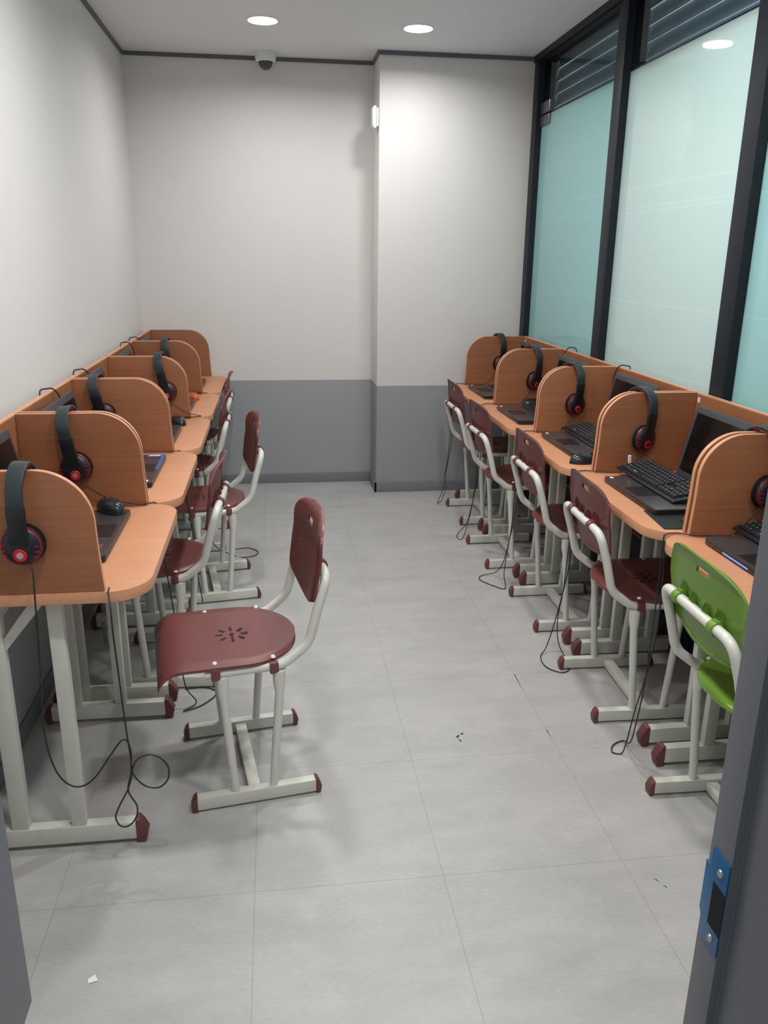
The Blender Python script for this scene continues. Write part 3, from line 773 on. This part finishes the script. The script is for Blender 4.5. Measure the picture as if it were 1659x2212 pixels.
# ================================================================== headphones (local: hung over a panel whose top centre is the origin; X along the panel)
def make_headphones(label, centre, half=0.0245):
    root = empty('headphones', label, 'headphones', (0, 0, 0), 0, 'black and red headphones hung over the desk panels')
    hw = half+0.034
    # band arch in the YZ plane
    def yb(z):
        return hw
    pts = [(-hw, -0.150), (-hw-0.008, -0.110), (-hw-0.010, -0.070)]+[(-(hw+0.010)*math.cos(math.radians(a)), -0.050+0.066*math.sin(math.radians(a))) for a in range(10, 171, 10)]+[(hw+0.010, -0.070), (hw+0.008, -0.110), (hw, -0.150)]
    P3 = [(0, y, z) for y, z in pts]
    band = MB().strip(P3[2:-2], (1, 0, 0), 0.0185, 0.0075).build('headband', M['band'], root, bevel=0.002, smooth=60)
    inner = [(0, y*0.90, z-0.006) for y, z in pts[4:-4]]
    MB().strip(inner, (1, 0, 0), 0.0135, 0.004).build('lining', M['crimson'], band, smooth=60)
    for s in (-1, 1):
        yk = MB().strip([(0, s*(hw+0.010), -0.066), (0, s*(hw+0.009), -0.100), (0, s*(hw+0.004), -0.140), (0, s*(hw-0.002), -0.172)], (1, 0, 0), 0.0205, 0.0085)
        yk.build('yoke', M['black'], root, bevel=0.0025, smooth=60)
        T = Matrix.Translation((0.0, s*half, -0.163)) @ Matrix.Rotation(-s*PI/2, 4, 'X')
        cup = MB().lathe([(0.0001, 0.012), (0.044, 0.012), (0.047, 0.018), (0.046, 0.026), (0.040, 0.033), (0.028, 0.038), (0.0001, 0.039)], 36, T, 0, 1.0, 1.0)
        for sx in (-1, 1):                                    # red dashes moulded into the cup
            for k in range(3):
                a = math.radians(8-k*17); x = sx*0.0365*math.cos(a); z = -0.166+0.042*math.sin(a)
                ya, yb_ = sorted((s*(half+0.028), s*(half+0.0368)))
                cup.box(x-0.0038, x+0.0038, ya, yb_, z-0.0013, z+0.0013, 1)
        cup = cup.build('ear_cup', [M['black'], M['crimson']], root, smooth=50)
        MB().lathe([(0.022, 0.001), (0.040, 0.0008), (0.047, 0.006), (0.047, 0.012), (0.022, 0.012)], 36, T, 0, 1.02, 1.02).build('cushion', M['cush'], cup, smooth=60)
        MB().lathe([(0.0435, 0.0265), (0.0452, 0.0272), (0.0452, 0.0295), (0.0432, 0.0300), (0.0415, 0.0300)], 36, T, 0, 1.0, 1.0).build('trim_ring', M['crimson'], cup)
        yo = s*(half+0.0385)
        Tb = Matrix.Translation((0.0, yo, -0.182)) @ Matrix.Rotation(-s*PI/2, 4, 'X')
        MB().lathe([(0.0001, -0.004), (0.0150, -0.004), (0.0150, 0.0008), (0.0135, 0.002), (0.0001, 0.002)], 24, Tb).build('badge', M['red'], cup)
        MB().lathe([(0.0001, 0.0015), (0.0080, 0.0015), (0.0075, 0.0030), (0.0001, 0.0030)], 18, Tb).build('badge_centre', centre, cup)
    return root
def add_cable(root, paths, r=0.0021):
    """cable given in world coordinates, a part of the headphones"""
    b = MB()
    mi = Matrix.LocRotScale(root.location, root.rotation_euler, root.scale)
    inv = mi.inverted()
    for p in paths:
        b.tube([inv @ Vector(q) for q in smooth_path(p, 7)], r, 7)
    return b.build('cable', M['cable'], root, smooth=80)
hpL = make_headphones('black headphones with silver centre badge on the nearest left panel', M['silver'], 0.0105)
hpL2 = make_headphones('black headphones with silver badge between the first and second left desks', M['silver'], 0.0225)
hpR = make_headphones('black headphones with red badge on the right, partly cut by the door jamb', M['black'], 0.0225)
def joint_l(k): return LY0+k*(DW+0.0004)
def joint_r(k): return RY0+k*0.7146
hpL.location = (-0.560, LY0+0.012, PTOP); hpL.rotation_euler = (0, math.radians(2), math.radians(-4))
def put(o, x, y, tilt, yaw=0): o.location = (x, y, PTOP); o.rotation_euler = (0, math.radians(tilt), math.radians(yaw)); return o
put(hpL2, -0.626, joint_l(1), -8, -3)
hp_l3 = put(dup(hpL2, (0, 0, 0), 0, 'black headphones with red badge between the second and third left desks'), -0.682, joint_l(2), -11, -4)
hp_l4 = put(dup(hpL2, (0, 0, 0), 0, 'black headphones with silver badge between the third and fourth left desks'), -0.536, joint_l(3), -10, -3)
hp_l5 = put(dup(hpL2, (0, 0, 0), 0, 'black headphones, only the band showing, between the two farthest left desks'), -0.594, joint_l(4), -8, -2)
hp_l3.scale = (1, 1, 0.80)
put(hpR, 1.352, joint_r(0), 0, 17)
hp_r2 = put(dup(hpR, (0, 0, 0), 0, 'black headphones above the white stick, between the second and third right desks'), 1.316, joint_r(1), 2, 20)
hp_r3 = put(dup(hpR, (0, 0, 0), 0, 'black headphones on the panel between the third and fourth right desks'), 1.314, joint_r(2), 0, 18)
hp_r4 = put(dup(hpR, (0, 0, 0), 0, 'black headphones on the panel between the two farthest right desks'), 1.350, joint_r(3), 2, 26)
hp_r5 = put(dup(hpL, (0, 0, 0), 0, 'black headphones on the end panel beside the column'), 1.362, joint_r(4)-0.012, 0, 20)

# cables
y = 1.765
add_cable(hpL, [
    [(-0.556, 1.790, 0.822), (-0.547, y+0.008, 0.800), (-0.547, y, 0.743), (-0.553, y, 0.594), (-0.562, y, 0.451), (-0.562, y, 0.363), (-0.545, y, 0.282), (-0.510, y, 0.244), (-0.467, y, 0.259), (-0.418, y, 0.327), (-0.391, y, 0.363), (-0.377, y, 0.360), (-0.371, y, 0.330), (-0.373, y, 0.297), (-0.376, y+0.003, 0.260), (-0.381, y, 0.240)],
    [(-0.400, 1.835, 0.7305), (-0.397, 1.806, 0.732), (-0.393, 1.792, 0.722), (-0.389, y+0.012, 0.700), (-0.386, y, 0.644), (-0.382, y, 0.525), (-0.379, y, 0.432), (-0.375, y, 0.349), (-0.373, y, 0.297), (-0.380, y, 0.250), (-0.387, y, 0.225), (-0.410, y, 0.181), (-0.422, y, 0.148), (-0.413, y, 0.122), (-0.393, y, 0.120), (-0.373, y, 0.144), (-0.369, y, 0.177), (-0.385, y-0.004, 0.224), (-0.375, y-0.004, 0.270), (-0.358, y-0.004, 0.310), (-0.321, y-0.003, 0.321), (-0.290, y, 0.291), (-0.288, y, 0.251), (-0.311, y, 0.226), (-0.344, y, 0.232), (-0.368, y, 0.262), (-0.374, y, 0.290)],
])
cn = MB().tube([(-0.3868-hpL.location.x, 1.766-hpL.location.y, 0.690-PTOP), (-0.3845-hpL.location.x, 1.766-hpL.location.y, 0.665-PTOP), (-0.3835-hpL.location.x, 1.766-hpL.location.y, 0.630-PTOP)], [0.003, 0.0048, 0.0038], 10)
cn.build('cable_joint', M['cable'], [c for c in hpL.children if c.name.startswith('cable')][0], smooth=60).location = (0, 0, 0)
def left_cable(hp, k, x0, loop=None):
    yj = joint_l(k)-0.028
    yg = joint_l(k)
    p = [(x0, yj-0.022, 0.815), (x0+0.03, yj-0.022, 0.790), (x0+0.08, yj-0.014, 0.757), (x0+0.14, yj-0.010, 0.742), (-0.430, yj-0.006, 0.738), (-0.410, yj+0.004, 0.736), (-0.398, yj+0.018, 0.7335), (-0.388, yg-0.002, 0.7325), (-0.381, yg, 0.722), (-0.380, yg, 0.690), (-0.372, yg, 0.55), (-0.352, yg-0.01, 0.36), (-0.345, yg+0.002, 0.20), (-0.330, yg-0.01, 0.08)]
    if loop: p += loop
    add_cable(hp, [p])
left_cable(hpL2, 1, -0.590, [(-0.300, 2.53, 0.012), (-0.340, 2.49, 0.005), (-0.290, 2.515, 0.004), (-0.246, 2.570, 0.004), (-0.240, 2.615, 0.004), (-0.285, 2.645, 0.004), (-0.350, 2.640, 0.004)])
left_cable(hp_l3, 2, -0.640)
left_cable(hp_l4, 3, -0.495, [(-0.236, 3.985, 0.004), (-0.178, 3.955, 0.004), (-0.125, 3.985, 0.004), (-0.118, 4.040, 0.004), (-0.170, 4.096, 0.004), (-0.253, 4.075, 0.004)])
left_cable(hp_l5, 4, -0.560)
def right_cable(hp, k, x0, loop, swing=0.0):
    yj = joint_r(k)-0.030
    yg = joint_r(k)
    p = [(x0, yj-0.022, 0.815), (x0-0.02, yj-0.02, 0.790), (x0-0.06, yj-0.014, 0.740), (1.24, yj-0.010, 0.733), (1.175, yj-0.006, 0.734), (1.145, yj+0.008, 0.735), (1.125, yg-0.005, 0.7335), (1.098, yg, 0.728), (1.092, yg, 0.705), (1.088, yg-0.01, 0.56), (1.075, yg-0.03+swing, 0.42), (1.062, yg-0.05+swing, 0.28), (1.045, yg-0.06+swing, 0.16)]
    up_ = [(1.056, yj+0.012, 0.16), (1.075, yj+0.006, 0.28), (1.088, yj-0.002, 0.42), (1.096, yj+0.010, 0.56), (1.099, yg+0.001, 0.70)]
    add_cable(hp, [p+loop+up_])
right_cable(hpR, 0, 1.342, [(1.060, 2.075, 0.05), (1.075, 2.150, 0.006), (1.035, 2.135, 0.004), (1.015, 2.098, 0.004), (1.040, 2.085, 0.005), (1.050, 2.080, 0.05)])
right_cable(hp_r2, 1, 1.330, [(1.040, 2.690, 0.08), (1.070, 2.640, 0.010), (1.030, 2.610, 0.004), (0.985, 2.660, 0.004), (0.990, 2.740, 0.004), (1.020, 2.775, 0.02), (1.040, 2.780, 0.08)])
right_cable(hp_r3, 2, 1.325, [(1.040, 3.46, 0.06), (1.050, 3.46, 0.006), (1.030, 3.415, 0.004), (0.985, 3.465, 0.004), (0.945, 3.540, 0.004), (0.970, 3.590, 0.004), (1.03, 3.580, 0.02), (1.045, 3.52, 0.08)])
right_cable(hp_r4, 3, 1.350, [(1.030, 4.18, 0.06), (0.990, 4.12, 0.006), (0.970, 4.16, 0.004), (1.00, 4.24, 0.006), (1.035, 4.22, 0.06)])
right_cable(hp_r5, 4, 1.350, [(1.035, 4.80, 0.10), (1.00, 4.76, 0.03), (0.985, 4.80, 0.01), (1.01, 4.86, 0.02), (1.035, 4.85, 0.10)])

# power cords looped over the back panels
def cord(side, y0, label, h=0.010):
    if side == 'l': xs = (-0.800, -0.785, -0.760, -0.742)
    else: xs = (1.550, 1.537, 1.512, 1.496)
    p = [(xs[0], y0-0.03, 0.99), (xs[0], y0-0.02, PTOP+h*0.4), (xs[1], y0-0.008, PTOP+h), (xs[2]-(0.0), y0+0.004, PTOP+h*0.6), (xs[3], y0+0.015, 0.985), (xs[3], y0+0.02, 0.90), (xs[3], y0+0.015, TOPZ+0.012)]
    o = MB().tube(smooth_path(p, 7), 0.0028, 8).build('power_cord', M['cable'], smooth=80)
    return tag(o, label, 'cord', 'power cords looped over the back panels')
cord('l', 2.93, 'black power cord looped over the back panel of the second left desk')
cord('l', 3.43, 'black power cord looped over the back panel of the middle left desk')
cord('l', 4.50, 'thin power cord looped over the back panel of the fourth left desk')
cord('l', 4.78, 'thin power cord looped over the back panel of the last left desk')
cord('r', 4.13, 'black power cord arching over the back panel of the fourth right desk', 0.018)
cord('r', 3.46, 'black power cord beside the laptop of the middle right desk', 0.010)
# small stickers at the inner corners of the right desks
for y_, lb in ((2.757, 'small white sticker on the back panel of the second right desk'), (4.185, 'tiny white sticker on the back panel of the fourth right desk'), (4.895, 'tiny white sticker on the back panel of the last right desk')):
    s = MB().box(RX-0.0190, RX-0.0180, y_-0.008, y_+0.008, 0.988, 1.006).build('panel_sticker', M['white']); tag(s, lb, 'sticker', 'small stickers on the back panels')

# litter and scuffs on the floor
sc = MB().add([(0, 0, 0.001), (0.020, 0.004, 0.002), (0.012, 0.016, 0.007), (-0.002, 0.010, 0.003)], [(0, 1, 2), (0, 2, 3), (0, 1, 3), (1, 2, 3)]).build('paper_scrap', M['paper'])
sc.location = (-0.430, 1.415, 0); tag(sc, 'tiny white paper scrap on the floor near the left door jamb', 'scrap')
def scuff(pts, r, label):
    b = MB()
    for p in pts: b.prism([(p[0], p[1]), (p[0]+r, p[1]-r*0.4), (p[2], p[3]), (p[0]-r*0.5, p[1]+r*0.7)], 0.0002, 0.0006, 'z')
    tag(b.build('floor_scuff', M['scuff']), label, 'scuff', 'dark scuffs on the floor tiles')
scuff([(0.548, 2.236, 0.560, 2.255), (0.552, 2.225, 0.558, 2.205), (0.566, 2.252, 0.575, 2.262)], 0.006, 'small black scuff in the middle of the aisle floor')
scuff([(0.906, 1.565, 0.914, 1.550), (0.919, 1.540, 0.924, 1.528)], 0.004, 'small dark scuff on the floor left of the strike plate')
scuff([(0.8505, 2.618, 0.848, 2.500)], 0.0022, 'long thin scratch along a floor joint in front of the right chairs')
scuff([(0.8505, 2.245, 0.852, 2.200)], 0.0025, 'short dark scratch on the floor joint near the right chairs')
